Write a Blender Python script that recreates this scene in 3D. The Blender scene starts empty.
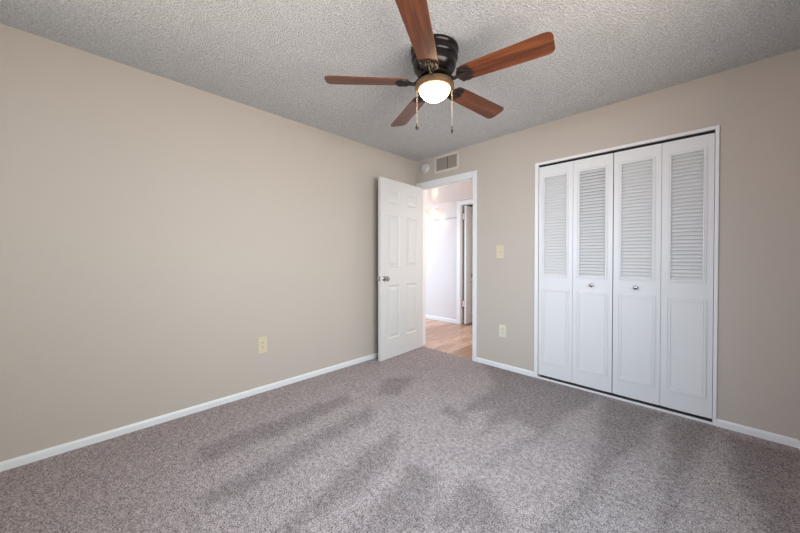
import bpy, bmesh, math, random
import numpy as np
from mathutils import Matrix, Vector

random.seed(4)
sc = bpy.context.scene
C = sc.collection
PI = math.pi

# ------------------------------------------------------------------ camera
cam_data = bpy.data.cameras.new('camera')
cam_data.sensor_width = 36.0
cam_data.lens = 308.54 * 36.0 / 800.0
cam_data.shift_y = -5.637 / 800.0
cam_data.clip_start = 0.02
cam = bpy.data.objects.new('camera', cam_data)
C.objects.link(cam)
_F = Vector((-0.704266, 0.70985665, -0.01062719))
_R = Vector((0.709896984, 0.704305524, -0.0000332239))
_U = Vector((-0.0074612, 0.00756761, 0.99994353))
_m = Matrix((_R, _U, -_F)).transposed().to_4x4()
_m.translation = Vector((2.7314, -3.0609, 1.1672))
cam.matrix_world = _m
sc.camera = cam

# ------------------------------------------------------------------ light
vs = sc.view_settings
vs.view_transform = 'Standard'
vs.look = 'None'
vs.gamma = 1.0
vs.use_curve_mapping = False
vs.exposure = 0.06

world = bpy.data.worlds.new('daylight')
sc.world = world
world.use_nodes = True
bg = world.node_tree.nodes['Background']
bg.inputs['Color'].default_value = (0.75, 0.87, 1.0, 1)
bg.inputs['Strength'].default_value = 1.0


def area(name, loc, aim, sx, sy, power, col, spread=180):
    d = bpy.data.lights.new(name, 'AREA')
    d.shape = 'RECTANGLE'
    d.size, d.size_y = sx, sy
    d.energy = power
    d.color = col
    d.spread = math.radians(spread)
    o = bpy.data.objects.new(name, d)
    o.location = loc
    o.rotation_euler = (Vector(aim) - Vector(loc)).to_track_quat('-Z', 'Y').to_euler()
    C.objects.link(o)
    return o


# daylight through the bedroom windows (right wall and near wall, both out of frame):
# cool light from the sky slants down, warm light off the sunny ground slants up
area('window_ground_light_right', (3.23, -2.05, 1.50), (0.0, -2.0, 2.3), 1.6, 1.25, 30, (1.0, 0.85, 0.74), 150)
area('window_sky_light_right', (3.245, -2.05, 1.50), (0.9, -1.5, 0.2), 1.6, 1.25, 29, (0.58, 0.82, 1.0), 130)
area('window_sky_light_near', (1.0, -3.84, 1.50), (2.05, 0.0, 0.45), 1.4, 1.25, 15, (0.68, 0.78, 1.0), 88)
area('window_ground_light_near', (1.0, -3.82, 1.50), (2.6, -1.8, 3.2), 1.4, 1.25, 8, (1.0, 0.84, 0.72), 100)


def point(name, loc, power, col, r=0.04):
    d = bpy.data.lights.new(name, 'POINT')
    d.energy = power
    d.color = col
    d.shadow_soft_size = r
    o = bpy.data.objects.new(name, d)
    o.location = loc
    C.objects.link(o)
    return o


# added warm fill to brighten the hall, out of view left of the doorway
point('added_hall_fill_warm', (-1.75, 0.85, 2.0), 13, (1.0, 0.78, 0.66), 0.09)
# added hall fills in invented openings, right end and near side, out of view
area('added_hall_fill_right', (1.36, 0.85, 1.25), (-2.0, 0.9, 1.0), 1.1, 1.7, 26, (1.0, 0.88, 0.80))
area('added_hall_fill_near', (-1.30, 0.06, 1.02), (-0.85, 1.6, 0.35), 0.8, 1.9, 27, (0.55, 0.74, 1.0))


# ------------------------------------------------------------------ materials
def lin(r, g, b):
    f = lambda c: (c / 255 / 12.92) if c / 255 <= 0.04045 else ((c / 255 + 0.055) / 1.055) ** 2.4
    return (f(r), f(g), f(b), 1.0)


class NT:
    def __init__(self, name):
        self.m = bpy.data.materials.new(name)
        self.m.use_nodes = True
        self.t = self.m.node_tree
        self.b = self.t.nodes['Principled BSDF']

    def n(self, kind, **kw):
        x = self.t.nodes.new(kind)
        for k, v in kw.items():
            if k in x.inputs:
                x.inputs[k].default_value = v
            else:
                setattr(x, k, v)
        return x

    def l(self, a, b):
        self.t.links.new(a, b)


def mat(name, col, rough=0.5, metal=0.0, spec=0.5, bump=None, vary=0.04, vscale=8.0, emit=None, estr=0.0, detail=4.0):
    """principled material with a faint noise in its colour and optional bump=(scale, strength, distance)"""
    N = NT(name)
    tc = N.n('ShaderNodeTexCoord')
    no = N.n('ShaderNodeTexNoise', Scale=vscale, Detail=3.0)
    N.l(tc.outputs['Object'], no.inputs['Vector'])
    mx = N.n('ShaderNodeMix', data_type='RGBA')
    mx.inputs[6].default_value = tuple(c * (1 - vary) for c in col[:3]) + (1,)
    mx.inputs[7].default_value = tuple(min(1, c * (1 + vary)) for c in col[:3]) + (1,)
    N.l(no.outputs['Fac'], mx.inputs[0])
    N.l(mx.outputs[2], N.b.inputs['Base Color'])
    N.b.inputs['Roughness'].default_value = rough
    N.b.inputs['Metallic'].default_value = metal
    N.b.inputs['Specular IOR Level'].default_value = spec
    if bump:
        nb = N.n('ShaderNodeTexNoise', Scale=bump[0], Detail=detail)
        N.l(tc.outputs['Object'], nb.inputs['Vector'])
        bp = N.n('ShaderNodeBump', Strength=bump[1], Distance=bump[2])
        N.l(nb.outputs['Fac'], bp.inputs['Height'])
        N.l(bp.outputs['Normal'], N.b.inputs['Normal'])
    if emit:
        N.b.inputs['Emission Color'].default_value = emit
        N.b.inputs['Emission Strength'].default_value = estr
    return N.m


def popcorn():
    N = NT('popcorn_ceiling')
    tc = N.n('ShaderNodeTexCoord')
    a = N.n('ShaderNodeTexNoise', Scale=130.0, Detail=2.0, Roughness=0.55)
    v = N.n('ShaderNodeTexVoronoi', Scale=120.0)
    N.l(tc.outputs['Object'], a.inputs['Vector'])
    N.l(tc.outputs['Object'], v.inputs['Vector'])
    s = N.n('ShaderNodeMath', operation='SUBTRACT')
    N.l(a.outputs['Fac'], s.inputs[0])
    mm = N.n('ShaderNodeMath', operation='MULTIPLY')
    mm.inputs[1].default_value = 0.45
    N.l(v.outputs['Distance'], mm.inputs[0])
    N.l(mm.outputs[0], s.inputs[1])
    bp = N.n('ShaderNodeBump', Strength=1.0, Distance=0.017)
    N.l(s.outputs[0], bp.inputs['Height'])
    N.l(bp.outputs['Normal'], N.b.inputs['Normal'])
    cr = N.n('ShaderNodeValToRGB')
    cr.color_ramp.elements[0].position = 0.15
    cr.color_ramp.elements[0].color = (0.62, 0.62, 0.61, 1)
    cr.color_ramp.elements[1].position = 0.5
    cr.color_ramp.elements[1].color = (0.88, 0.88, 0.865, 1)
    N.l(s.outputs[0], cr.inputs['Fac'])
    N.l(cr.outputs['Color'], N.b.inputs['Base Color'])
    N.b.inputs['Roughness'].default_value = 0.95
    N.b.inputs['Specular IOR Level'].default_value = 0.1
    return N.m


def carpet():
    N = NT('grey_cut_pile_carpet')
    tc = N.n('ShaderNodeTexCoord')
    n1 = N.n('ShaderNodeTexNoise', Scale=150.0, Detail=2.0, Roughness=0.7)
    n2 = N.n('ShaderNodeTexNoise', Scale=40.0, Detail=2.0, Roughness=0.6)
    n3 = N.n('ShaderNodeTexNoise', Scale=7.0, Detail=3.0)
    for q in (n1, n2, n3):
        N.l(tc.outputs['Object'], q.inputs['Vector'])
    cr = N.n('ShaderNodeValToRGB')
    e = cr.color_ramp.elements
    e[0].position, e[0].color = 0.36, (0.085, 0.071, 0.069, 1)
    e[1].position, e[1].color = 0.64, (0.66, 0.568, 0.552, 1)
    ad = N.n('ShaderNodeMath', operation='MULTIPLY_ADD')
    ad.inputs[1].default_value = 0.25
    N.l(n2.outputs['Fac'], ad.inputs[0])
    sh = N.n('ShaderNodeMath', operation='MULTIPLY_ADD')
    sh.inputs[1].default_value = 0.75
    sh.inputs[2].default_value = 0.0
    N.l(n1.outputs['Fac'], sh.inputs[0])
    N.l(sh.outputs[0], ad.inputs[2])
    N.l(ad.outputs[0], cr.inputs['Fac'])
    at = N.n('ShaderNodeAttribute', attribute_name='pile_lean')
    # pile brushed away by the vacuum reads darker, pile brushed towards reads lighter
    k = N.n('ShaderNodeMath', operation='MULTIPLY_ADD')
    k.inputs[1].default_value = -0.26
    k.inputs[2].default_value = 1.0
    N.l(at.outputs['Fac'], k.inputs[0])
    k3 = N.n('ShaderNodeMath', operation='MULTIPLY_ADD')
    k3.inputs[1].default_value = 0.30
    k3.inputs[2].default_value = 0.85
    N.l(n3.outputs['Fac'], k3.inputs[0])
    kk = N.n('ShaderNodeMath', operation='MULTIPLY')
    N.l(k.outputs[0], kk.inputs[0])
    N.l(k3.outputs[0], kk.inputs[1])
    mx = N.n('ShaderNodeVectorMath', operation='SCALE')
    N.l(cr.outputs['Color'], mx.inputs[0])
    N.l(kk.outputs[0], mx.inputs['Scale'])
    N.l(mx.outputs[0], N.b.inputs['Base Color'])
    bp = N.n('ShaderNodeBump', Strength=0.8, Distance=0.006)
    N.l(ad.outputs[0], bp.inputs['Height'])
    N.l(bp.outputs['Normal'], N.b.inputs['Normal'])
    N.b.inputs['Roughness'].default_value = 1.0
    N.b.inputs['Specular IOR Level'].default_value = 0.05
    return N.m


def laminate():
    N = NT('oak_laminate_planks')
    tc = N.n('ShaderNodeTexCoord')
    mp = N.n('ShaderNodeMapping')
    mp.inputs['Rotation'].default_value = (0, 0, PI / 2)
    N.l(tc.outputs['Object'], mp.inputs['Vector'])
    br = N.n('ShaderNodeTexBrick', Scale=1.0)
    br.offset = 0.37
    br.inputs['Brick Width'].default_value = 1.1
    br.inputs['Row Height'].default_value = 0.125
    br.inputs['Mortar Size'].default_value = 0.0016
    br.inputs['Color1'].default_value = (0.78, 0.56, 0.42, 1)
    br.inputs['Color2'].default_value = (0.48, 0.28, 0.18, 1)
    br.inputs['Mortar'].default_value = (0.16, 0.09, 0.05, 1)
    N.l(mp.outputs[0], br.inputs['Vector'])
    ms = N.n('ShaderNodeMapping')
    ms.inputs['Scale'].default_value = (16, 1.6, 1)
    N.l(tc.outputs['Object'], ms.inputs['Vector'])
    g = N.n('ShaderNodeTexNoise', Scale=2.2, Detail=6.0, Roughness=0.65)
    N.l(ms.outputs[0], g.inputs['Vector'])
    cr = N.n('ShaderNodeValToRGB')
    cr.color_ramp.elements[0].position = 0.3
    cr.color_ramp.elements[0].color = (0.55, 0.50, 0.46, 1)
    cr.color_ramp.elements[1].position = 0.7
    cr.color_ramp.elements[1].color = (1.15, 1.12, 1.1, 1)
    N.l(g.outputs['Fac'], cr.inputs['Fac'])
    mx = N.n('ShaderNodeMix', data_type='RGBA', blend_type='MULTIPLY')
    mx.inputs[0].default_value = 1.0
    N.l(br.outputs['Color'], mx.inputs[6])
    N.l(cr.outputs['Color'], mx.inputs[7])
    N.l(mx.outputs[2], N.b.inputs['Base Color'])
    N.b.inputs['Roughness'].default_value = 0.32
    return N.m


def blade_wood():
    N = NT('walnut_fan_blade')
    tc = N.n('ShaderNodeTexCoord')
    oi = N.n('ShaderNodeObjectInfo')
    ms = N.n('ShaderNodeMapping')
    ms.inputs['Scale'].default_value = (1.4, 26, 8)
    N.l(tc.outputs['Object'], ms.inputs['Vector'])
    av = N.n('ShaderNodeVectorMath', operation='ADD')
    sv = N.n('ShaderNodeVectorMath', operation='SCALE')
    sv.inputs[0].default_value = (5, 9, 3)
    N.l(oi.outputs['Random'], sv.inputs['Scale'])
    N.l(ms.outputs[0], av.inputs[0])
    N.l(sv.outputs[0], av.inputs[1])
    g = N.n('ShaderNodeTexNoise', Scale=1.5, Detail=7.0, Roughness=0.62, Distortion=0.6)
    N.l(av.outputs[0], g.inputs['Vector'])
    cr = N.n('ShaderNodeValToRGB')
    e = cr.color_ramp.elements
    e[0].position, e[0].color = 0.30, (0.050, 0.014, 0.006, 1)
    e[1].position, e[1].color = 0.72, (0.25, 0.072, 0.020, 1)
    x = e.new(0.52)
    x.color = (0.125, 0.034, 0.011, 1)
    N.l(g.outputs['Fac'], cr.inputs['Fac'])
    N.l(cr.outputs['Color'], N.b.inputs['Base Color'])
    N.b.inputs['Roughness'].default_value = 0.36
    N.b.inputs['Specular IOR Level'].default_value = 0.45
    return N.m


M = {}
M['wall'] = mat('greige_wall_paint', (0.530, 0.468, 0.402, 1), 0.62, spec=0.35, bump=(95, 0.16, 0.006), vary=0.012, vscale=2.0)
M['hall_wall'] = mat('hall_wall_paint', (0.70, 0.66, 0.63, 1), 0.6, spec=0.35, bump=(95, 0.12, 0.005), vary=0.012, vscale=2.0)
M['hall_ceiling'] = mat('hall_ceiling_paint', (0.74, 0.66, 0.62, 1), 0.26, spec=0.5, bump=(40, 0.1, 0.006), vary=0.012)
M['ceiling'] = popcorn()
M['carpet'] = carpet()
M['laminate'] = laminate()
M['white'] = mat('white_semigloss_paint', (0.75, 0.745, 0.73, 1), 0.34, vary=0.012, vscale=3.0, bump=(45, 0.03, 0.003))
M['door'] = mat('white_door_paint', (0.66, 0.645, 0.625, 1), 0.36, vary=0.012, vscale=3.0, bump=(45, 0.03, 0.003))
M['trim'] = mat('white_trim_paint', (0.80, 0.80, 0.79, 1), 0.36, vary=0.02, vscale=6.0, bump=(30, 0.05, 0.004))
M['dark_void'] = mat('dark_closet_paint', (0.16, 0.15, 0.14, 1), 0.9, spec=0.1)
M['track'] = mat('dark_bifold_track', (0.02, 0.019, 0.018, 1), 0.6, metal=0.4)
M['bronze'] = mat('oil_rubbed_bronze', (0.018, 0.014, 0.013, 1), 0.22, metal=0.55, vary=0.25, vscale=14)
M['bronze_iron'] = mat('dark_bronze_scrollwork', (0.022, 0.014, 0.012, 1), 0.42, metal=0.5, vary=0.3, vscale=30)
M['antique'] = mat('antique_brass_fitter', (0.20, 0.125, 0.065, 1), 0.42, metal=0.65, vary=0.15, vscale=20)
def lit_bowl():
    N = NT('lit_frosted_glass')
    tc = N.n('ShaderNodeTexCoord')
    sx = N.n('ShaderNodeSeparateXYZ')
    N.l(tc.outputs['Object'], sx.inputs[0])
    mr = N.n('ShaderNodeMapRange')
    mr.inputs['From Min'].default_value = -0.232
    mr.inputs['From Max'].default_value = -0.300
    N.l(sx.outputs['Z'], mr.inputs['Value'])
    cr = N.n('ShaderNodeValToRGB')              # the bulb sits low in the bowl, the glass is dimmer and warmer by the rim
    cr.color_ramp.elements[0].color = (1.0, 0.66, 0.36, 1)
    cr.color_ramp.elements[1].color = (1.0, 0.80, 0.56, 1)
    N.l(mr.outputs[0], cr.inputs['Fac'])
    pw = N.n('ShaderNodeMath', operation='POWER')
    pw.inputs[1].default_value = 1.0
    N.l(mr.outputs[0], pw.inputs[0])
    ml = N.n('ShaderNodeMath', operation='MULTIPLY_ADD')
    ml.inputs[1].default_value = 46.0
    ml.inputs[2].default_value = 0.9
    N.l(pw.outputs[0], ml.inputs[0])
    N.b.inputs['Base Color'].default_value = (0.85, 0.8, 0.7, 1)
    N.b.inputs['Roughness'].default_value = 0.4
    N.l(cr.outputs['Color'], N.b.inputs['Emission Color'])
    N.l(ml.outputs[0], N.b.inputs['Emission Strength'])
    return N.m


M['bowl'] = lit_bowl()
M['shade'] = mat('lit_frosted_sconce_glass', (0.9, 0.86, 0.8, 1), 0.4, emit=(1.0, 0.86, 0.68, 1), estr=3.2)
M['wood'] = blade_wood()
M['chain'] = mat('pale_pull_chain', (0.50, 0.43, 0.34, 1), 0.4, metal=0.3)
M['fob'] = mat('dark_chain_fob', (0.03, 0.022, 0.018, 1), 0.35, metal=0.3)
M['steel'] = mat('satin_nickel', (0.46, 0.43, 0.40, 1), 0.24, metal=1.0, vary=0.08, vscale=30)
M['ivory'] = mat('ivory_plastic', (0.66, 0.58, 0.41, 1), 0.35, vary=0.02)
M['cream'] = mat('cream_plastic', (0.70, 0.655, 0.52, 1), 0.35, vary=0.02)
M['slot'] = mat('dark_slot', (0.06, 0.05, 0.04, 1), 0.7)
M['offwhite'] = mat('offwhite_plastic', (0.62, 0.59, 0.56, 1), 0.4, vary=0.02)
M['grille'] = mat('offwhite_metal_grille', (0.66, 0.60, 0.54, 1), 0.42, vary=0.02)
M['vane'] = mat('grey_beige_vane', (0.29, 0.25, 0.215, 1), 0.5, vary=0.04)
M['duct'] = mat('duct_interior', (0.16, 0.14, 0.125, 1), 0.8)
M['brass_hinge'] = mat('painted_hinge', (0.62, 0.55, 0.48, 1), 0.4, metal=0.2)
M['aluminium'] = mat('window_frame_white', (0.8, 0.8, 0.8, 1), 0.4)


# ------------------------------------------------------------------ mesh helpers
def box(bm, x0, x1, y0, y1, z0, z1, bev=0.0, seg=2):
    vs_ = [bm.verts.new((x, y, z)) for x in (x0, x1) for y in (y0, y1) for z in (z0, z1)]
    idx = [(0, 1, 3, 2), (4, 6, 7, 5), (0, 4, 5, 1), (2, 3, 7, 6), (0, 2, 6, 4), (1, 5, 7, 3)]
    fs = [bm.faces.new([vs_[i] for i in f]) for f in idx]
    if bev:
        es = list({e for f in fs for e in f.edges})
        bmesh.ops.bevel(bm, geom=es, offset=bev, segments=seg, profile=0.6, affect='EDGES')


def lathe(bm, prof, seg=48, M4=None):
    rings = []
    for r, z in prof:
        if r < 1e-6:
            rings.append([bm.verts.new((0, 0, z))])
        else:
            rings.append([bm.verts.new((r * math.cos(2 * PI * i / seg), r * math.sin(2 * PI * i / seg), z)) for i in range(seg)])
    for a, b in zip(rings, rings[1:]):
        for i in range(seg):
            j = (i + 1) % seg
            if len(a) == 1 and len(b) == 1:
                continue
            if len(a) == 1:
                bm.faces.new((a[0], b[i], b[j]))
            elif len(b) == 1:
                bm.faces.new((a[i], b[0], a[j]))
            else:
                bm.faces.new((a[i], b[i], b[j], a[j]))
    if M4 is not None:
        bmesh.ops.transform(bm, matrix=M4, verts=[v for r in rings for v in r])


def tube(bm, pts, rad, seg=8):
    pts = [Vector(p) for p in pts]
    n = len(pts)
    rads = rad if isinstance(rad, (list, tuple)) else [rad] * n
    rings = []
    up = Vector((0, 0, 1))
    for i, p in enumerate(pts):
        t = (pts[min(i + 1, n - 1)] - pts[max(i - 1, 0)]).normalized()
        u = t.cross(up)
        if u.length < 1e-3:
            u = t.cross(Vector((1, 0, 0)))
        u.normalize()
        w = t.cross(u).normalized()
        rings.append([bm.verts.new(p + rads[i] * (u * math.cos(2 * PI * k / seg) + w * math.sin(2 * PI * k / seg))) for k in range(seg)])
    for a, b in zip(rings, rings[1:]):
        for k in range(seg):
            j = (k + 1) % seg
            bm.faces.new((a[k], a[j], b[j], b[k]))
    bm.faces.new(rings[0][::-1])
    bm.faces.new(rings[-1])


def prism(bm, outline, z0, z1):
    """closed prism over an (x, y) outline"""
    lo = [bm.verts.new((x, y, z0)) for x, y in outline]
    hi = [bm.verts.new((x, y, z1)) for x, y in outline]
    n = len(outline)
    bm.faces.new(lo[::-1])
    bm.faces.new(hi)
    for i in range(n):
        j = (i + 1) % n
        bm.faces.new((lo[i], lo[j], hi[j], hi[i]))


def obj(name, bm, m, parent=None, smooth=False, loc=None, rot=None):
    bmesh.ops.recalc_face_normals(bm, faces=bm.faces)
    me = bpy.data.meshes.new(name)
    bm.to_mesh(me)
    bm.free()
    if smooth:
        for p in me.polygons:
            p.use_smooth = True
        try:
            me.set_sharp_from_angle(angle=math.radians(38))
        except Exception:
            pass
    me.materials.append(M[m] if isinstance(m, str) else m)
    o = bpy.data.objects.new(name, me)
    C.objects.link(o)
    if parent:
        o.parent = parent
    if loc:
        o.location = loc
    if rot:
        o.rotation_euler = rot
    return o


def B():
    return bmesh.new()


def tag(o, label=None, cat=None, kind=None, group=None):
    if label:
        o['label'] = label
    if cat:
        o['category'] = cat
    if kind:
        o['kind'] = kind
    if group:
        o['group'] = group
    return o


def empty(name, loc, rz=0.0):
    o = bpy.data.objects.new(name, None)
    o.empty_display_size = 0.1
    o.location = loc
    o.rotation_euler = (0, 0, rz)
    C.objects.link(o)
    return o


def copy_tree(o, parent=None):
    c = o.copy()
    C.objects.link(c)
    c.parent = parent
    for ch in list(o.children):
        copy_tree(ch, c)
    return c


# ------------------------------------------------------------------ room shell
X1, Y0, H = 3.155, -3.75, 2.44
WT = 0.11
HY0, HY1, HZ = WT, 1.50, 2.157         # the hall behind the bedroom wall

# floor: carpet grid carrying the direction of the vacuumed pile
DARK = [
    [(2.12, -0.01), (2.54, -0.05), (2.4, -0.93), (2.3, -1.7), (2.21, -1.79), (2.28, -1.37), (2.27, -0.96)],
    [(2.56, -0.06), (2.79, -0.05), (2.69, -0.76), (2.61, -1.39), (2.57, -1.43), (2.6, -1.14), (2.55, -0.5)],
    [(2.81, -0.11), (3.15, -0.05), (3.03, -0.97), (2.91, -1.09), (2.88, -0.87), (2.83, -0.5)],
    [(0.94, 0.02), (1.55, 0.0), (2.1, -0.01), (2.0, -0.88), (1.9, -1.52), (1.86, -1.52), (1.92, -0.95), (1.76, -0.93),
     (1.68, -1.31), (1.59, -0.88), (1.42, -1.16), (1.35, -0.46)],
    [(1.83, -1.66), (1.98, -1.67), (2.15, -1.84), (1.92, -2.07), (1.86, -1.96)],
    [(1.54, -1.74), (1.73, -1.76), (1.84, -1.94), (1.89, -2.1), (1.68, -2.31), (1.61, -2.08)],
    [(1.25, -1.62), (1.43, -1.71), (1.51, -2.09), (1.52, -2.47), (1.46, -2.53), (1.36, -2.23), (1.26, -1.89)],
    [(0.85, -1.5), (1.0, -1.58), (1.08, -2.09), (1.12, -2.61), (1.12, -2.73), (0.98, -2.7), (0.94, -2.31), (0.87, -1.81)],
    [(0.58, -1.51), (0.73, -1.56), (0.76, -2.23), (0.72, -2.64), (0.53, -2.6), (0.53, -1.94)],
    [(0.55, -1.07), (0.75, -0.79), (0.89, -1.21), (0.74, -1.36)],
    [(1.3, -1.06), (1.53, -1.1), (1.51, -1.23), (1.29, -1.18)],
]
NX, NY = 180, 214
gx = np.linspace(0, X1, NX)
gy = np.linspace(Y0, 0.02, NY)
GX, GY = np.meshgrid(gx, gy)
PXx = GX + 0.020 * np.sin(GY * 9 + 1) * np.sin(GX * 7) + 0.010 * np.sin(GY * 31 + GX * 13)
PYy = GY + 0.020 * np.sin(GX * 8 + 2) + 0.010 * np.sin(GX * 29 - GY * 11)
lean = np.zeros_like(GX)
for poly in DARK:
    q = np.array(poly)
    inside = np.zeros(GX.shape, bool)
    dist = np.full(GX.shape, 9.0)
    for i in range(len(q)):
        a, b = q[i], q[(i + 1) % len(q)]
        cond = (a[1] > PYy) != (b[1] > PYy)
        with np.errstate(divide='ignore', invalid='ignore'):
            xc = (b[0] - a[0]) * (PYy - a[1]) / (b[1] - a[1] + 1e-12) + a[0]
        inside ^= cond & (PXx < xc)
        ab = b - a
        t = np.clip(((PXx - a[0]) * ab[0] + (PYy - a[1]) * ab[1]) / (ab @ ab), 0, 1)
        dist = np.minimum(dist, np.hypot(PXx - a[0] - t * ab[0], PYy - a[1] - t * ab[1]))
    sd = np.where(inside, dist, -dist)
    lean = np.maximum(lean, np.clip((sd + 0.03) / 0.075, 0, 1))
bm = B()
V = [[bm.verts.new((float(gx[i]), float(gy[j]), 0.0)) for i in range(NX)] for j in range(NY)]
for j in range(NY - 1):
    for i in range(NX - 1):
        bm.faces.new((V[j][i], V[j][i + 1], V[j + 1][i + 1], V[j + 1][i]))
fl = obj('floor', bm, 'carpet')
at = fl.data.attributes.new('pile_lean', 'FLOAT', 'POINT')
at.data.foreach_set('value', lean.astype(np.float32).ravel())
tag(fl, 'grey cut pile carpet with vacuum tracks over the bedroom floor', 'floor', 'structure')

bm = B()
box(bm, 0, X1, Y0, 0, H, H + 0.08)
tag(obj('ceiling', bm, 'ceiling'), 'white popcorn textured bedroom ceiling', 'ceiling', 'structure')

bm = B()
box(bm, -0.1, 0, Y0 - 0.1, 0.0, -0.05, H + 0.08)
tag(obj('wall_left', bm, 'wall'), 'long bare greige wall on the left', 'wall', 'structure')

# door opening x .075-.866 (jamb inside it), closet opening x 1.572-2.780
DX0, DX1, DZ = 0.042, 0.880, 2.092
CX0, CX1, CZ = 1.580, 2.771, 2.054
bm = B()
for x0, x1, z0, z1 in ((-0.1, DX0, 0, H), (DX0, DX1, DZ, H), (DX1, CX0, 0, H), (CX0, CX1, CZ, H), (CX1, X1 + 0.1, 0, H)):
    box(bm, x0, x1, 0.0, WT, z0 - (0.05 if z0 == 0 else 0), z1 + 0.08)
tag(obj('wall_back', bm, 'wall'), 'greige wall with the doorway and the closet', 'wall', 'structure')

# right wall with a window (behind the right edge of the frame)
WY0, WY1, WZ0, WZ1 = -2.87, -1.23, 0.86, 2.14
bm = B()
box(bm, X1, X1 + 0.1, Y0 - 0.1, WY0, -0.05, H + 0.08)
box(bm, X1, X1 + 0.1, WY1, 0.0, -0.05, H + 0.08)
box(bm, X1, X1 + 0.1, WY0, WY1, -0.05, WZ0)
box(bm, X1, X1 + 0.1, WY0, WY1, WZ1, H + 0.08)
tag(obj('wall_right', bm, 'wall'), 'greige wall at the right edge of the room', 'wall', 'structure')
NXa, NXb = 0.28, 1.72
bm = B()
box(bm, 0, NXa, Y0 - 0.1, Y0, -0.05, H + 0.08)
box(bm, NXb, X1, Y0 - 0.1, Y0, -0.05, H + 0.08)
box(bm, NXa, NXb, Y0 - 0.1, Y0, -0.05, WZ0)
box(bm, NXa, NXb, Y0 - 0.1, Y0, WZ1, H + 0.08)
tag(obj('wall_near', bm, 'wall'), 'greige wall behind the viewer', 'wall', 'structure')

# window frames
def frame_bm(a0, a1, z0, z1, d0, d1, along):
    bm = B()
    t = 0.035
    mid = (a0 + a1) / 2
    for p0, p1, q0, q1 in ((a0, a1, z0, z0 + t), (a0, a1, z1 - t, z1), (a0, a0 + t, z0 + t, z1 - t), (a1 - t, a1, z0 + t, z1 - t), (mid - t / 2, mid + t / 2, z0 + t, z1 - t)):
        if along == 'y':
            box(bm, d0, d1, p0, p1, q0, q1)
        else:
            box(bm, p0, p1, d0, d1, q0, q1)
    return bm


tag(obj('window_1', frame_bm(WY0, WY1, WZ0, WZ1, X1 + 0.02, X1 + 0.06, 'y'), 'aluminium'), 'white sliding window in the right wall', 'window', 'structure')
tag(obj('hall_fill_frame', frame_bm(0.28, 1.42, 0.36, 2.12, 1.24, 1.28, 'y'), 'aluminium'), 'white frame added round the fill light at the end of the hall', 'window', 'structure')  # unseen frame, invented to go with the right hall fill
tag(obj('window_2', frame_bm(NXa, NXb, WZ0, WZ1, Y0 - 0.06, Y0 - 0.02, 'x'), 'aluminium'), 'white sliding window behind the viewer', 'window', 'structure')


# baseboards
def base_prof(t=0.013, h=0.050):
    return [(0, 0), (t, 0), (t, h - 0.012), (t * 0.75, h - 0.005), (t * 0.35, h), (0, h)]


def baseboard(name, p0, p1, nrm, label, m='trim', h=0.050):
    """a moulded strip from p0 to p1 on the floor, standing off the wall along nrm"""
    bm = B()
    pr = base_prof(h=h)
    a = [bm.verts.new((p0[0] + nrm[0] * d, p0[1] + nrm[1] * d, z)) for d, z in pr]
    b = [bm.verts.new((p1[0] + nrm[0] * d, p1[1] + nrm[1] * d, z)) for d, z in pr]
    n = len(pr)
    for i in range(n):
        j = (i + 1) % n
        bm.faces.new((a[i], a[j], b[j], b[i]))
    bm.faces.new(a[::-1])
    bm.faces.new(b)
    return tag(obj(name, bm, m), label, 'baseboard', 'structure')


baseboard('baseboard_left', (0, Y0), (0, -0.013), (1, 0), 'white baseboard along the left wall')
baseboard('baseboard_back', (0.912, 0), (1.546, 0), (0, -1), 'white baseboard between the doorway and the closet')
baseboard('baseboard_back_corner', (2.791, 0), (X1 - 0.013, 0), (0, -1), 'white baseboard right of the closet')
baseboard('baseboard_right', (X1, Y0), (X1, 0), (-1, 0), 'white baseboard along the right wall')


# casings
def casing(x0, x1, z1, w, wh, y0, y1, bev=0.004):
    """door casing round an opening x0-x1, top z1; w leg width, wh head height"""
    bm = B()
    box(bm, x0 - w, x0, y0, y1, 0, z1 + wh, bev)
    box(bm, x1, x1 + w, y0, y1, 0, z1 + wh, bev)
    box(bm, x0, x1, y0, y1, z1, z1 + wh, bev)
    return bm


bm = casing(0.058, 0.860, 2.072, 0.052, 0.070, -0.014, 0.0)
tag(obj('trim_1', bm, 'trim'), 'white casing round the open doorway', 'door casing', 'structure')
bm = B()                                     # jamb lining with its stop
box(bm, DX0, 0.064, 0.0, WT, 0, DZ, 0.001)
box(bm, 0.856, DX1, 0.0, WT, 0, DZ, 0.001)
box(bm, 0.064, 0.856, 0.0, WT, 2.069, DZ, 0.001)
box(bm, 0.064, 0.075, 0.04, 0.075, 0, 2.069, 0.001)
box(bm, 0.845, 0.856, 0.04, 0.075, 0, 2.069, 0.001)
box(bm, 0.075, 0.845, 0.04, 0.075, 2.058, 2.069, 0.001)
tag(obj('trim_2', bm, 'trim'), 'white jamb lining inside the doorway', 'door jamb', 'structure')
bm = casing(0.058, 0.860, 2.072, 0.052, 0.070, WT, WT + 0.014)
tag(obj('trim_3', bm, 'trim'), 'white casing on the hall side of the doorway', 'door casing', 'structure')

bm = B()
w = 0.034
box(bm, CX0 - w, CX0, -0.012, 0.0, 0, CZ + 0.024, 0.003)
box(bm, CX1, CX1 + 0.020, -0.012, 0.0, 0, CZ + 0.024, 0.003)
box(bm, CX0, CX1, -0.012, 0.0, CZ, CZ + 0.024, 0.003)
tag(obj('trim_4', bm, 'trim'), 'narrow white casing round the closet opening', 'door casing', 'structure')
bm = B()
box(bm, CX0, CX1, -0.010, 0.001, 0.0, 0.016, 0.003)
tag(obj('trim_5', bm, 'trim'), 'white sill strip on the carpet under the closet doors', 'threshold', 'structure')

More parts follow.
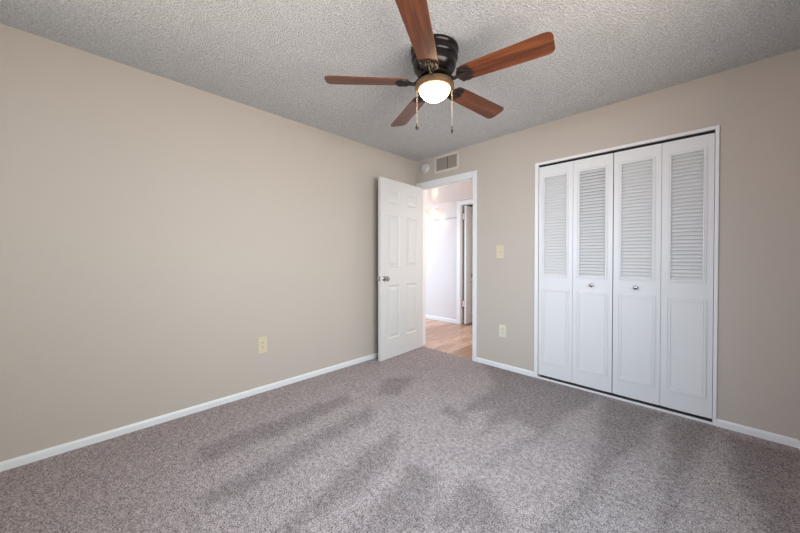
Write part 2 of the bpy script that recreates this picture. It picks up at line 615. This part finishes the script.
# closet interior
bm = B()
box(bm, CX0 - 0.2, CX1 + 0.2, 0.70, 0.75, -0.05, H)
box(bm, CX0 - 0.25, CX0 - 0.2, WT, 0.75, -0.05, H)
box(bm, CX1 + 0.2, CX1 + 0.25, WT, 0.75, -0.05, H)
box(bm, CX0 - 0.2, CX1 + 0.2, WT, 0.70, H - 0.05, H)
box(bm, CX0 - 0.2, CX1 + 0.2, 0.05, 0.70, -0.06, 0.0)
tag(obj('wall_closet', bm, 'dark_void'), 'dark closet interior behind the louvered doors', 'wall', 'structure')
bm = B()
box(bm, CX0 + 0.004, CX1 - 0.004, 0.010, 0.034, CZ - 0.010, CZ - 0.0005)
tag(obj('trim_6', bm, 'track'), 'dark bifold track under the closet head', 'track', 'structure')

# ------------------------------------------------------------------ the hall
bm = B()
box(bm, -2.7, 1.32, 0.02, 3.2, -0.06, -0.003)
tag(obj('floor_hall', bm, 'laminate'), 'light oak laminate planks in the hall', 'floor', 'structure')
bm = B()
box(bm, -2.7, 1.32, WT, HY1 + 0.12, HZ, HZ + 0.06)
tag(obj('ceiling_hall', bm, 'hall_ceiling'), 'pinkish lit ceiling of the hall', 'ceiling', 'structure')
HX0, HX1, HDZ = -0.306, 0.40, 2.083
bm = B()
box(bm, -2.7, HX0 - 0.02, HY1, HY1 + 0.11, -0.05, HZ + 0.06)
box(bm, HX0 - 0.02, HX1 + 0.02, HY1, HY1 + 0.11, HDZ + 0.02, HZ + 0.06)
box(bm, HX1 + 0.02, 1.32, HY1, HY1 + 0.11, -0.05, HZ + 0.06)
tag(obj('wall_hall', bm, 'hall_wall'), 'bright hall wall seen through the doorway', 'wall', 'structure')
bm = B()
box(bm, -2.8, -2.7, 0.0, HY1 + 0.11, -0.05, HZ + 0.06)
box(bm, 1.22, 1.32, WT, 0.28, -0.05, HZ + 0.06)
box(bm, 1.22, 1.32, 1.42, HY1 + 0.11, -0.05, HZ + 0.06)
box(bm, 1.22, 1.32, 0.28, 1.42, -0.05, 0.36)
box(bm, 1.22, 1.32, 0.28, 1.42, 2.12, HZ + 0.06)  # opening above and below made up for the right hall fill light
box(bm, -2.7, -1.72, 0.0, WT, -0.05, HZ + 0.06)
box(bm, -0.88, -0.1, 0.0, WT, -0.05, HZ + 0.06)
box(bm, -1.72, -0.88, 0.0, WT, 2.03, HZ + 0.06)  # head of a doorway gap invented to let the near hall fill in
tag(obj('wall_hall_ends', bm, 'hall_wall'), 'hall end walls out of view', 'wall', 'structure')
baseboard('baseboard_hall', (-2.7, HY1), (HX0 - 0.073, HY1), (0, -1), 'white baseboard along the hall wall', h=0.07)
bm = casing(HX0, HX1, HDZ, 0.073, 0.069, HY1 - 0.016, HY1)
tag(obj('trim_7', bm, 'trim'), 'white casing round the hall cupboard doorway', 'door casing', 'structure')
bm = B()
box(bm, HX0 - 0.02, HX0, HY1, HY1 + 0.11, 0, HDZ)
box(bm, HX1, HX1 + 0.02, HY1, HY1 + 0.11, 0, HDZ)
box(bm, HX0 - 0.02, HX1 + 0.02, HY1, HY1 + 0.11, HDZ, HDZ + 0.02)
tag(obj('trim_8', bm, 'trim'), 'white jamb of the hall cupboard doorway', 'door jamb', 'structure')
bm = B()
box(bm, HX0 - 0.5, HX1 + 0.5, 2.75, 2.85, -0.05, HZ)
box(bm, HX0 - 0.6, HX0 - 0.5, HY1 + 0.11, 2.85, -0.05, HZ)
box(bm, HX1 + 0.5, HX1 + 0.6, HY1 + 0.11, 2.85, -0.05, HZ)
box(bm, HX0 - 0.6, HX1 + 0.6, HY1 + 0.11, 2.85, HZ, HZ + 0.06)
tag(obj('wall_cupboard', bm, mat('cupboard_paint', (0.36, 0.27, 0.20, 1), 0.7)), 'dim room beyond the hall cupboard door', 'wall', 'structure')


# ------------------------------------------------------------------ doors
def panel_door(width, height, thick, cols, rows, inset=0.006, face='both'):
    """slab x 0..width, y 0..thick, z 0..height with raised panels on both faces"""
    bm = B()
    xs = sorted({0.0, width, *[c for col in cols for c in col]})
    zs = sorted({0.0, height, *[r for row in rows for r in row]})

    def is_panel(xa, xb, za, zb):
        xm, zm = (xa + xb) / 2, (za + zb) / 2
        return any(c0 < xm < c1 for c0, c1 in cols) and any(r0 < zm < r1 for r0, r1 in rows)

    for yv, sgn in ((0.0, 1), (thick, -1)):
        for xa, xb in zip(xs, xs[1:]):
            for za, zb in zip(zs, zs[1:]):
                if not is_panel(xa, xb, za, zb):
                    bm.faces.new([bm.verts.new(p) for p in ((xa, yv, za), (xb, yv, za), (xb, yv, zb), (xa, yv, zb))])
                    continue
                # sticking slopes in, flat groove, then the raised field
                steps = [(0.0, 0.0), (0.012, 0.009), (0.022, 0.0095), (0.046, 0.003), (0.050, 0.0025)]
                loops = []
                for off, dep in steps:
                    y = yv + sgn * dep
                    loops.append([bm.verts.new(p) for p in ((xa + off, y, za + off), (xb - off, y, za + off), (xb - off, y, zb - off), (xa + off, y, zb - off))])
                for a, b in zip(loops, loops[1:]):
                    for i in range(4):
                        j = (i + 1) % 4
                        bm.faces.new((a[i], a[j], b[j], b[i]))
                bm.faces.new(loops[-1])
    for pts in (((0, 0, 0), (0, thick, 0), (0, thick, height), (0, 0, height)), ((width, 0, 0), (width, thick, 0), (width, thick, height), (width, 0, height)),
                ((0, 0, 0), (width, 0, 0), (width, thick, 0), (0, thick, 0)), ((0, 0, height), (width, 0, height), (width, thick, height), (0, thick, height))):
        bm.faces.new([bm.verts.new(p) for p in pts])
    bmesh.ops.remove_doubles(bm, verts=bm.verts, dist=0.0004)
    return bm


KNOB = [(0.0, 0.0), (0.031, 0.0), (0.032, 0.004), (0.027, 0.008), (0.013, 0.011), (0.011, 0.024), (0.014, 0.031), (0.023, 0.036), (0.0275, 0.045),
        (0.0275, 0.054), (0.023, 0.062), (0.012, 0.0665), (0.0, 0.067)]

# the bedroom door, hinged on the left jamb and swung open along the left wall
d1 = empty('door_1', (0.082, -0.014, 0.008), math.radians(-86.2))
tag(d1, 'white six panel door standing open along the left wall', 'door', 'structure')
cols = [(0.112, 0.324), (0.446, 0.658)]
rows = [(0.226, 0.838), (1.050, 1.640), (1.782, 1.946)]
bm = panel_door(0.772, 2.056, 0.035, cols, rows)
bmesh.ops.translate(bm, vec=(0.003, 0, 0), verts=bm.verts)
obj('slab', bm, 'door', d1)
for side in (0, 1):
    bm = B()
    lathe(bm, KNOB, 32)
    k = obj('knob', bm, 'steel', d1, smooth=True)
    k.location = (0.712, 0.035 if side else 0.0, 0.923)
    k.rotation_euler = (-PI / 2 if side else PI / 2, 0, 0)
bm = B()
box(bm, 0.7745, 0.7760, 0.006, 0.029, 0.895, 0.950, 0.0005, 1)
obj('latch_plate', bm, 'steel', d1)
for z in (0.19, 1.0, 1.80):
    bm = B()
    lathe(bm, [(0, 0), (0.006, 0), (0.006, 0.088), (0.004, 0.094), (0, 0.094)], 16)
    box(bm, 0.0, 0.028, -0.0005, 0.0012, 0.0, 0.088)
    h = obj('hinge', bm, 'brass_hinge', d1)
    h.location = (0.0, -0.004, z)

# the hall cupboard door, swung away from the hall
d4 = empty('door_4', (HX0 + 0.047, HY1 + 0.034, 0.012), math.radians(90))
tag(d4, 'white panel door ajar across the hall', 'door', 'structure')
bm = panel_door(0.36, 2.055, 0.035, [(0.095, 0.265)], [(0.17, 0.74), (0.98, 1.60), (1.74, 1.96)])
bmesh.ops.translate(bm, vec=(0.003, -0.040, 0), verts=bm.verts)
obj('slab', bm, 'white', d4)
bm = B()
lathe(bm, KNOB, 28)
k = obj('knob', bm, 'steel', d4, smooth=True)
k.location = (0.200, -0.040, 0.835)
k.rotation_euler = (PI / 2, 0, 0)
for z in (0.30, 1.82):
    bm = B()
    box(bm, -0.006, 0.004, -0.004, 0.036, 0, 0.10, 0.001)
    h = obj('hinge', bm, 'brass_hinge', d4)
    h.location = (0.0, 0, z)


# bifold closet doors
def moulding_ring(bm, x0, x1, z0, z1, wdt, prof, y):
    """mitred picture-frame moulding on a face looking towards -y; prof = [(inset, height)]"""
    loops = []
    for off, hgt in prof:
        o_ = off * wdt
        loops.append([bm.verts.new((x, y - hgt, z)) for x, z in ((x0 + o_, z0 + o_), (x1 - o_, z0 + o_), (x1 - o_, z1 - o_), (x0 + o_, z1 - o_))])
    for a, b in zip(loops, loops[1:]):
        for i in range(4):
            j = (i + 1) % 4
            bm.faces.new((a[i], a[j], b[j], b[i]))


LT = 0.028
LZ0, LZ1 = 0.036, 2.0345
MPROF = [(0, 0), (0.03, 0.0055), (0.26, 0.0062), (0.36, 0.0008), (0.64, 0.0008), (0.72, 0.0058), (0.96, 0.005), (1.0, 0)]


def leaf(parent, x, LW, knob_x=None, tilt=38.0):
    bm = B()
    lx0, lx1, lz0, lz1 = 0.035, LW - 0.035, 0.985 - LZ0, 1.945 - LZ0
    hh = LZ1 - LZ0
    box(bm, 0, lx0 + 0.012, 0, LT, 0, hh, 0.0025)
    box(bm, lx1 - 0.012, LW, 0, LT, 0, hh, 0.0025)
    box(bm, lx0 + 0.010, lx1 - 0.010, 0.0, LT, 0, lz0 + 0.012)
    box(bm, lx0 + 0.010, lx1 - 0.010, 0.0, LT, lz1 - 0.012, hh - 0.0005)
    lf = obj('leaf', bm, 'white', parent)
    lf.location = (x, 0, 0)
    bm = B()
    moulding_ring(bm, lx0, lx1, lz0, lz1, 0.020, MPROF, 0.0)
    obj('louver_frame', bm, 'white', lf)
    bm = B()
    n = 34
    p = (lz1 - lz0 - 0.030) / n
    a = math.radians(tilt)
    for i in range(n):
        zc = lz0 + 0.015 + p * (i + 0.5)
        hl, ht = 0.0172, 0.0028
        ring = []
        for sx in (lx0 + 0.012, lx1 - 0.012):
            pts = []
            for dl, dt in ((-1, -0.5), (-0.92, -1), (0.92, -1), (1, -0.5), (1, 0.5), (0.92, 1), (-0.92, 1), (-1, 0.5)):
                l_, t_ = dl * hl, dt * ht
                # slat slopes down towards the room (-y)
                pts.append(bm.verts.new((sx, 0.0105 + l_ * math.cos(a) + t_ * math.sin(a) * -1, zc + l_ * math.sin(a) + t_ * math.cos(a))))
            ring.append(pts)
        for j in range(8):
            k_ = (j + 1) % 8
            bm.faces.new((ring[0][j], ring[0][k_], ring[1][k_], ring[1][j]))
        bm.faces.new(ring[0])
        bm.faces.new(ring[1][::-1])
    obj('louver_slats', bm, 'white', lf)
    bm = B()
    moulding_ring(bm, 0.032, LW - 0.030, 0.165 - LZ0, 0.872 - LZ0, 0.026, MPROF, 0.0)
    obj('panel_moulding', bm, 'white', lf)
    if knob_x is not None:
        bm = B()
        lathe(bm, [(0, 0), (0.011, 0), (0.0115, 0.002), (0.006, 0.005), (0.0055, 0.012), (0.011, 0.017), (0.0155, 0.0215), (0.0155, 0.025), (0.011, 0.0285), (0, 0.030)], 24)
        k_ = obj('knob', bm, 'steel', lf, smooth=True)
        k_.location = (knob_x, 0, 0.929 - LZ0)
        k_.rotation_euler = (PI / 2, 0, 0)
    return lf


FY = 0.004
d2 = empty('door_2', (CX0 + 0.0015, FY, LZ0))
tag(d2, 'white louvered bifold closet door, left pair of leaves', 'closet door', 'structure')
leaf(d2, 0.0, 0.2965, tilt=60)
leaf(d2, 0.298, 0.300, knob_x=0.150, tilt=50)
d3 = empty('door_3', (CX0 + 0.6045, FY, LZ0))
tag(d3, 'white louvered bifold closet door, right pair of leaves', 'closet door', 'structure')
leaf(d3, 0.0, 0.303, knob_x=0.152, tilt=58)
leaf(d3, 0.3045, 0.280, tilt=58)

# ------------------------------------------------------------------ ceiling fan
FX, FYY = 1.538, -1.557
fan = empty('ceiling_fan', (FX, FYY, H))
tag(fan, 'five blade walnut and bronze ceiling fan with a lit glass bowl', 'ceiling fan')
bm = B()
lathe(bm, [(0.0, 0.0), (0.140, 0.0), (0.145, -0.004), (0.146, -0.012), (0.142, -0.022), (0.136, -0.027), (0.135, -0.033), (0.139, -0.038), (0.142, -0.048),
           (0.141, -0.062), (0.136, -0.071), (0.128, -0.076), (0.127, -0.082), (0.131, -0.087), (0.131, -0.100), (0.126, -0.118), (0.115, -0.134),
           (0.098, -0.146), (0.074, -0.153), (0.0, -0.154)], 72)
obj('motor_housing', bm, 'bronze', fan, smooth=True)
bm = B()
lathe(bm, [(0.0, -0.154), (0.086, -0.155), (0.090, -0.158), (0.090, -0.168), (0.084, -0.172), (0.058, -0.175), (0.0, -0.175)], 56)
obj('flywheel', bm, 'bronze', fan, smooth=True)
bm = B()
lathe(bm, [(0.0, -0.174), (0.052, -0.175), (0.056, -0.180), (0.056, -0.190), (0.066, -0.193), (0.090, -0.197), (0.108, -0.203), (0.117, -0.211), (0.119, -0.220),
           (0.119, -0.234), (0.115, -0.239), (0.103, -0.243), (0.097, -0.243), (0.096, -0.236), (0.0, -0.230)], 64)
obj('light_fitter', bm, 'antique', fan, smooth=True)
bm = B()
prof = [(0.095 * math.cos(t), -0.236 - 0.070 * math.sin(t)) for t in np.linspace(0, PI / 2, 18)]
prof[-1] = (0.0, prof[-1][1])
lathe(bm, [(0.0, -0.2365)] + prof, 56)
obj('glass_bowl', bm, 'bowl', fan, smooth=True)

# blades: built once along +x, pitched, then copied round
PITCH = Matrix.Rotation(math.radians(-13), 4, 'X')     # seen from outside, clockwise side up
BZ = -0.199
R0, R1 = 0.172, 0.668


def blade_outline():
    pts = []
    w0, w1 = 0.054, 0.069
    for t in np.linspace(PI, PI * 0.5, 7):            # root corner, upper
        pts.append((R0 + 0.016 + 0.016 * math.cos(t), w0 - 0.016 + 0.016 * math.sin(t)))
    for s in np.linspace(0.1, 0.9, 9):
        pts.append((R0 + s * (R1 - R0), w0 + (w1 - w0) * s ** 0.8))
    rc = 0.034
    for t in np.linspace(PI / 2, 0, 9):
        pts.append((R1 - rc + rc * math.cos(t) - 0.004, w1 - rc + rc * math.sin(t)))
    low = [(x, -y) for x, y in pts[::-1]]
    return pts + low


bm = B()
prism(bm, blade_outline(), -0.0035, 0.0035)
bmesh.ops.bevel(bm, geom=[e for e in bm.edges if abs(e.verts[0].co.z - e.verts[1].co.z) < 1e-6], offset=0.0018, segments=2, affect='EDGES')
bmesh.ops.transform(bm, matrix=PITCH, verts=bm.verts)
blade = obj('blade', bm, 'wood', fan)


def bracket_bm():
    bm = B()
    zt = -0.0065
    # scrolled plate under the blade root
    def P(x, y, z=zt):
        return PITCH @ Vector((x, y, z))
    for s in (-1, 1):
        # outer curl
        tube(bm, [P(0.158 + 0.020 * math.cos(t) + 0.010 * t, s * (0.022 + 0.030 * math.sin(t))) for t in np.linspace(0.1, PI * 0.98, 14)][::-1], 0.0048, 8)
        tube(bm, [P(0.206 + 0.020 * math.cos(t), s * (0.034 + 0.014 * math.sin(t))) for t in np.linspace(0, 2 * PI, 16)], 0.0042, 8)
        tube(bm, [P(0.204 + 0.009 * math.cos(t), s * (0.034 + 0.007 * math.sin(t))) for t in np.linspace(0, 2 * PI, 12)], 0.0036, 8)
        tube(bm, [P(0.150, s * 0.010), P(0.160, s * 0.030), P(0.176, s * 0.045), P(0.194, s * 0.050), P(0.214, s * 0.050), P(0.226, s * 0.042)], [0.006, 0.006, 0.0055, 0.005, 0.005, 0.004], 8)
        tube(bm, [P(0.166, s * 0.008), P(0.182, s * 0.022), P(0.196, s * 0.020), P(0.212, s * 0.012), P(0.226, s * 0.014), P(0.232, s * 0.022)], 0.0042, 8)
    tube(bm, [P(0.150, 0), P(0.185, 0), P(0.215, 0), P(0.243, 0)], [0.010, 0.009, 0.007, 0.003], 10)
    tube(bm, [P(0.222 + 0.014 * math.cos(t), 0.014 * math.sin(t)) for t in np.linspace(0, 2 * PI, 14)], 0.004, 8)
    # plate that backs the scrolls
    pts = [(0.150, -0.014), (0.166, -0.034), (0.186, -0.046), (0.208, -0.046), (0.214, -0.030), (0.228, -0.016), (0.238, 0), (0.228, 0.016), (0.214, 0.030), (0.208, 0.046), (0.186, 0.046), (0.166, 0.034), (0.150, 0.014)]
    lo = [bm.verts.new(PITCH @ Vector((x, y, -0.0058))) for x, y in pts]
    hi = [bm.verts.new(PITCH @ Vector((x, y, -0.0037))) for x, y in pts]
    bm.faces.new(lo[::-1])
    bm.faces.new(hi)
    for i in range(len(pts)):
        j = (i + 1) % len(pts)
        bm.faces.new((lo[i], lo[j], hi[j], hi[i]))
    # the arm swings down from the flywheel and up to the blade
    arm = [(0.076, 0, 0.032), (0.090, 0, 0.024), (0.104, 0, 0.006), (0.118, 0, -0.008), (0.134, 0, -0.012), (0.152, 0, -0.008)]
    tube(bm, arm, [0.012, 0.012, 0.011, 0.0105, 0.011, 0.011], 10)
    # screws
    for x, y in ((0.182, -0.030), (0.182, 0.030), (0.226, 0.0)):
        q = PITCH @ Vector((x, y, -0.006))
        lathe(bm, [(0, -0.004), (0.0045, -0.003), (0.005, 0)], 10, Matrix.Translation(q) @ PITCH)
    return bm


obj('blade_bracket', bracket_bm(), 'bronze_iron', blade, smooth=True)
ang0 = math.radians(227.44)
for k in range(5):
    b_ = blade if k == 0 else copy_tree(blade, fan)
    b_.location = (0, 0, BZ)
    b_.rotation_euler = (0, 0, ang0 - k * 2 * PI / 5)

# pull chains: one on each side of the light fitter as seen from the room
side = Vector((0.711, 0.703, 0))
for s, zl, name_fob in ((-1, -0.475, 'wood'), (1, -0.495, 'metal')):
    cx, cy = side.x * 0.108 * s, side.y * 0.108 * s
    bm = B()
    z = -0.222
    tube(bm, [(0, 0, z), (0, 0, zl + 0.028)], 0.0007, 6)
    while z > zl + 0.03:
        lathe(bm, [(0, 0.0014), (0.0011, 0.0008), (0.0014, 0), (0.0011, -0.0008), (0, -0.0014)], 6, Matrix.Translation((0, 0, z)))
        z -= 0.0062
    ch = obj('pull_chain', bm, 'chain', fan)
    ch.location = (cx, cy, 0)
    bm = B()
    if s < 0:
        lathe(bm, [(0, 0.032), (0.002, 0.031), (0.003, 0.022), (0.007, 0.012), (0.0098, 0.003), (0.0098, -0.004), (0.006, -0.010), (0, -0.011)], 20, Matrix.Translation((0, 0, zl)))
    else:
        lathe(bm, [(0, 0.030), (0.0035, 0.029), (0.004, 0.024), (0.002, 0.020), (0.003, 0.014), (0.0058, 0.006), (0.006, -0.004), (0.003, -0.013), (0, -0.015)], 20, Matrix.Translation((0, 0, zl)))
    obj('fob', bm, 'fob' if s < 0 else 'bronze_iron', ch, smooth=True)

# ------------------------------------------------------------------ wall things
# supply air grille high on the back wall
vent = empty('air_vent', (0.489, 0.0, 2.3155))
tag(vent, 'off-white air vent grille high on the wall over the doorway', 'air vent')
vw, vh, vb = 0.178, 0.101, 0.026
bm = B()
for x0, x1, z0, z1 in ((-vw, vw, vh - vb, vh), (-vw, vw, -vh, -vh + vb), (-vw, -vw + vb, -vh + vb, vh - vb), (vw - vb, vw, -vh + vb, vh - vb)):
    box(bm, x0, x1, -0.008, 0.0, z0, z1, 0.0018)
obj('frame', bm, 'grille', vent)
bm = B()
box(bm, -vw + vb - 0.002, vw - vb + 0.002, -0.001, -0.0002, -vh + vb - 0.002, vh - vb + 0.002)
obj('duct_opening', bm, 'duct', vent)
bm = B()
box(bm, 0.016, 0.023, -0.010, -0.001, -vh + vb, vh - vb, 0.001)
obj('divider', bm, 'slot', vent)
for x0, x1, n, ang in ((-vw + vb, 0.016, 9, 58), (0.023, vw - vb, 8, 64)):
    bm = B()
    for i in range(n):
        xc = x0 + (x1 - x0) * (i + 0.5) / n
        b2 = B()
        box(b2, -0.0085, 0.0085, -0.0007, 0.0007, -vh + vb, vh - vb)
        bmesh.ops.rotate(b2, cent=(0, 0, 0), matrix=Matrix.Rotation(math.radians(ang - 40), 3, 'Z'), verts=b2.verts)
        bmesh.ops.translate(b2, vec=(xc, -0.0045, 0), verts=b2.verts)
        me = bpy.data.meshes.new('tmp')
        b2.to_mesh(me)
        b2.free()
        bm.from_mesh(me)
        bpy.data.meshes.remove(me)
    obj('vanes', bm, 'vane', vent)
for x in (-vw + 0.011, vw - 0.011):
    bm = B()
    lathe(bm, [(0, 0.0100), (0.0028, 0.0094), (0.0038, 0.008), (0, 0.008)], 10, Matrix.Rotation(PI / 2, 4, 'X'))
    obj('screw', bm, 'grille', vent).location = (x, 0, 0)

# smoke detector
sd_ = empty('smoke_detector', (0.154, 0.0, 2.313))
tag(sd_, 'round off-white smoke detector on the wall near the ceiling corner', 'smoke detector')
RX = Matrix.Rotation(PI / 2, 4, 'X')
bm = B()
lathe(bm, [(0, 0), (0.068, 0), (0.070, 0.004), (0.069, 0.010), (0.064, 0.012), (0, 0.012)], 40, RX)
obj('base_plate', bm, 'offwhite', sd_, smooth=True)
bm = B()
lathe(bm, [(0, 0.011), (0.063, 0.011), (0.064, 0.020), (0.060, 0.030), (0.050, 0.036), (0.030, 0.038), (0.028, 0.0365), (0.020, 0.0365), (0.018, 0.038), (0, 0.0385)], 40, RX)
obj('cover', bm, 'offwhite', sd_, smooth=True)
bm = B()
for i in range(20):
    a = 2 * PI * i / 20
    if 3.9 < a < 5.5:
        continue
    r = 0.047
    b0 = Matrix.Rotation(a, 4, 'Y')
    b2 = B()
    box(b2, r - 0.006, r + 0.006, -0.0385, -0.034, -0.0016, 0.0016)
    bmesh.ops.transform(b2, matrix=b0, verts=b2.verts)
    me = bpy.data.meshes.new('tmp')
    b2.to_mesh(me)
    b2.free()
    bm.from_mesh(me)
    bpy.data.meshes.remove(me)
obj('sound_slots', bm, mat('slot_grey', (0.34, 0.32, 0.30, 1), 0.6), sd_)
bm = B()
lathe(bm, [(0, 0.036), (0.007, 0.036), (0.007, 0.0395), (0.005, 0.0405), (0, 0.0405)], 20, Matrix.Translation((0.010, 0, -0.026)) @ RX)
obj('test_button', bm, 'slot', sd_, smooth=True)


def wall_plate(name, loc, rz, w, h, m, label, cat, kind):
    """plate on a wall facing local -y"""
    t = empty(name, loc, rz)
    tag(t, label, cat)
    bm = B()
    box(bm, -w / 2, w / 2, -0.006, 0.0, -h / 2, h / 2, 0.0028, 3)
    obj('cover_plate', bm, m, t)
    if kind == 'switch':
        bm = B()
        b2 = [(-0.0052, -0.012), (0.0052, -0.012), (0.0052, 0.012), (-0.0052, 0.012)]
        box(bm, -0.0055, 0.0055, -0.0075, -0.005, -0.0125, 0.0125, 0.0008)
        obj('switch_collar', bm, m, t)
        bm = B()
        box(bm, -0.004, 0.004, -0.019, -0.006, -0.004, 0.004, 0.001)
        bmesh.ops.rotate(bm, cent=(0, -0.006, 0), matrix=Matrix.Rotation(math.radians(24), 3, 'X'), verts=bm.verts)
        obj('toggle', bm, m, t)
        zz = (-0.031, 0.031)
    else:
        for s in (-1, 1):
            bm = B()
            pts = []
            for k in range(28):
                a = 2 * PI * k / 28
                pts.append((0.0172 * math.cos(a), max(-0.0145, min(0.0145, 0.0172 * math.sin(a)))))
            prism(bm, pts, 0.0055, 0.0080)
            bmesh.ops.transform(bm, matrix=Matrix.Translation((0, 0, 0.0205 * s)) @ RX, verts=bm.verts)
            so = obj('socket', bm, m, t)
            bm = B()
            box(bm, -0.0078, -0.0052, -0.0084, -0.0076, 0.0205 * s - 0.001, 0.0205 * s + 0.009)
            box(bm, 0.0052, 0.0078, -0.0084, -0.0076, 0.0205 * s - 0.001, 0.0205 * s + 0.009)
            lathe(bm, [(0, 0.0076), (0.0030, 0.0076), (0.0030, 0.0084), (0, 0.0084)], 12, Matrix.Translation((0, 0, 0.0205 * s - 0.0075)) @ RX)
            obj('slots', bm, 'slot', so)
        zz = (0.0,)
    for z in zz:
        bm = B()
        lathe(bm, [(0, 0.006), (0.0032, 0.006), (0.003, 0.0072), (0, 0.0076)], 12, Matrix.Translation((0, 0, z)) @ RX)
        obj('screw', bm, m, t, smooth=True)
    return t


wall_plate('light_switch', (1.187, 0, 1.229), 0, 0.086, 0.138, 'ivory', 'ivory toggle light switch on the wall between doorway and closet', 'light switch', 'switch')
wall_plate('power_outlet', (1.219, 0, 0.395), 0, 0.080, 0.128, 'cream', 'cream power outlet low on the wall between doorway and closet', 'power outlet', 'outlet')
wall_plate('power_outlet', (0, -2.006, 0.409), PI / 2, 0.076, 0.142, 'ivory', 'ivory power outlet low on the long left wall', 'power outlet', 'outlet')

# ------------------------------------------------------------------ hall light bar: rail with glowing bell shades
lb = empty('wall_light_bar', (-0.905, HY1, 1.866))
tag(lb, 'hall wall light rail with glowing bell shades seen through the doorway', 'wall light')
bm = B()
box(bm, -0.62, 0.522, -0.016, 0.0, -0.010, 0.010, 0.002)
obj('rail', bm, 'steel', lb)


def lamp(x):
    bm = B()
    pts = [(0, -0.014, 0.0), (0, -0.040, 0.006), (0, -0.055, 0.070), (0, -0.068, 0.160), (0, -0.092, 0.192), (0, -0.114, 0.172), (0, -0.115, 0.148)]
    tube(bm, pts, 0.0055, 8)
    for s in (-1, 1):
        tube(bm, [(s * (0.012 + 0.030 * math.sin(t)), -0.060 - 0.014 * math.sin(t), 0.115 + 0.060 * (1 - math.cos(t)) / 2 * 1.4) for t in np.linspace(0, PI * 1.1, 12)], 0.0042, 8)
    a = obj('arm', bm, 'steel', lb, smooth=True)
    a.location = (x, 0, 0)
    bm = B()
    lathe(bm, [(0.0, 0.090), (0.022, 0.090), (0.030, 0.078), (0.040, 0.052), (0.053, 0.020), (0.066, -0.004), (0.062, -0.004), (0.049, 0.020), (0.036, 0.052), (0.020, 0.078), (0, 0.082)], 28)
    s_ = obj('shade', bm, 'shade', lb, smooth=True)
    s_.location = (x, -0.115, 0.062)
    point('bulb_light', (-0.905 + x, HY1 - 0.115, 1.866 + 0.02), 0.45, (1.0, 0.72, 0.55), 0.04)


for x in (0.128, -0.145):
    lamp(x)
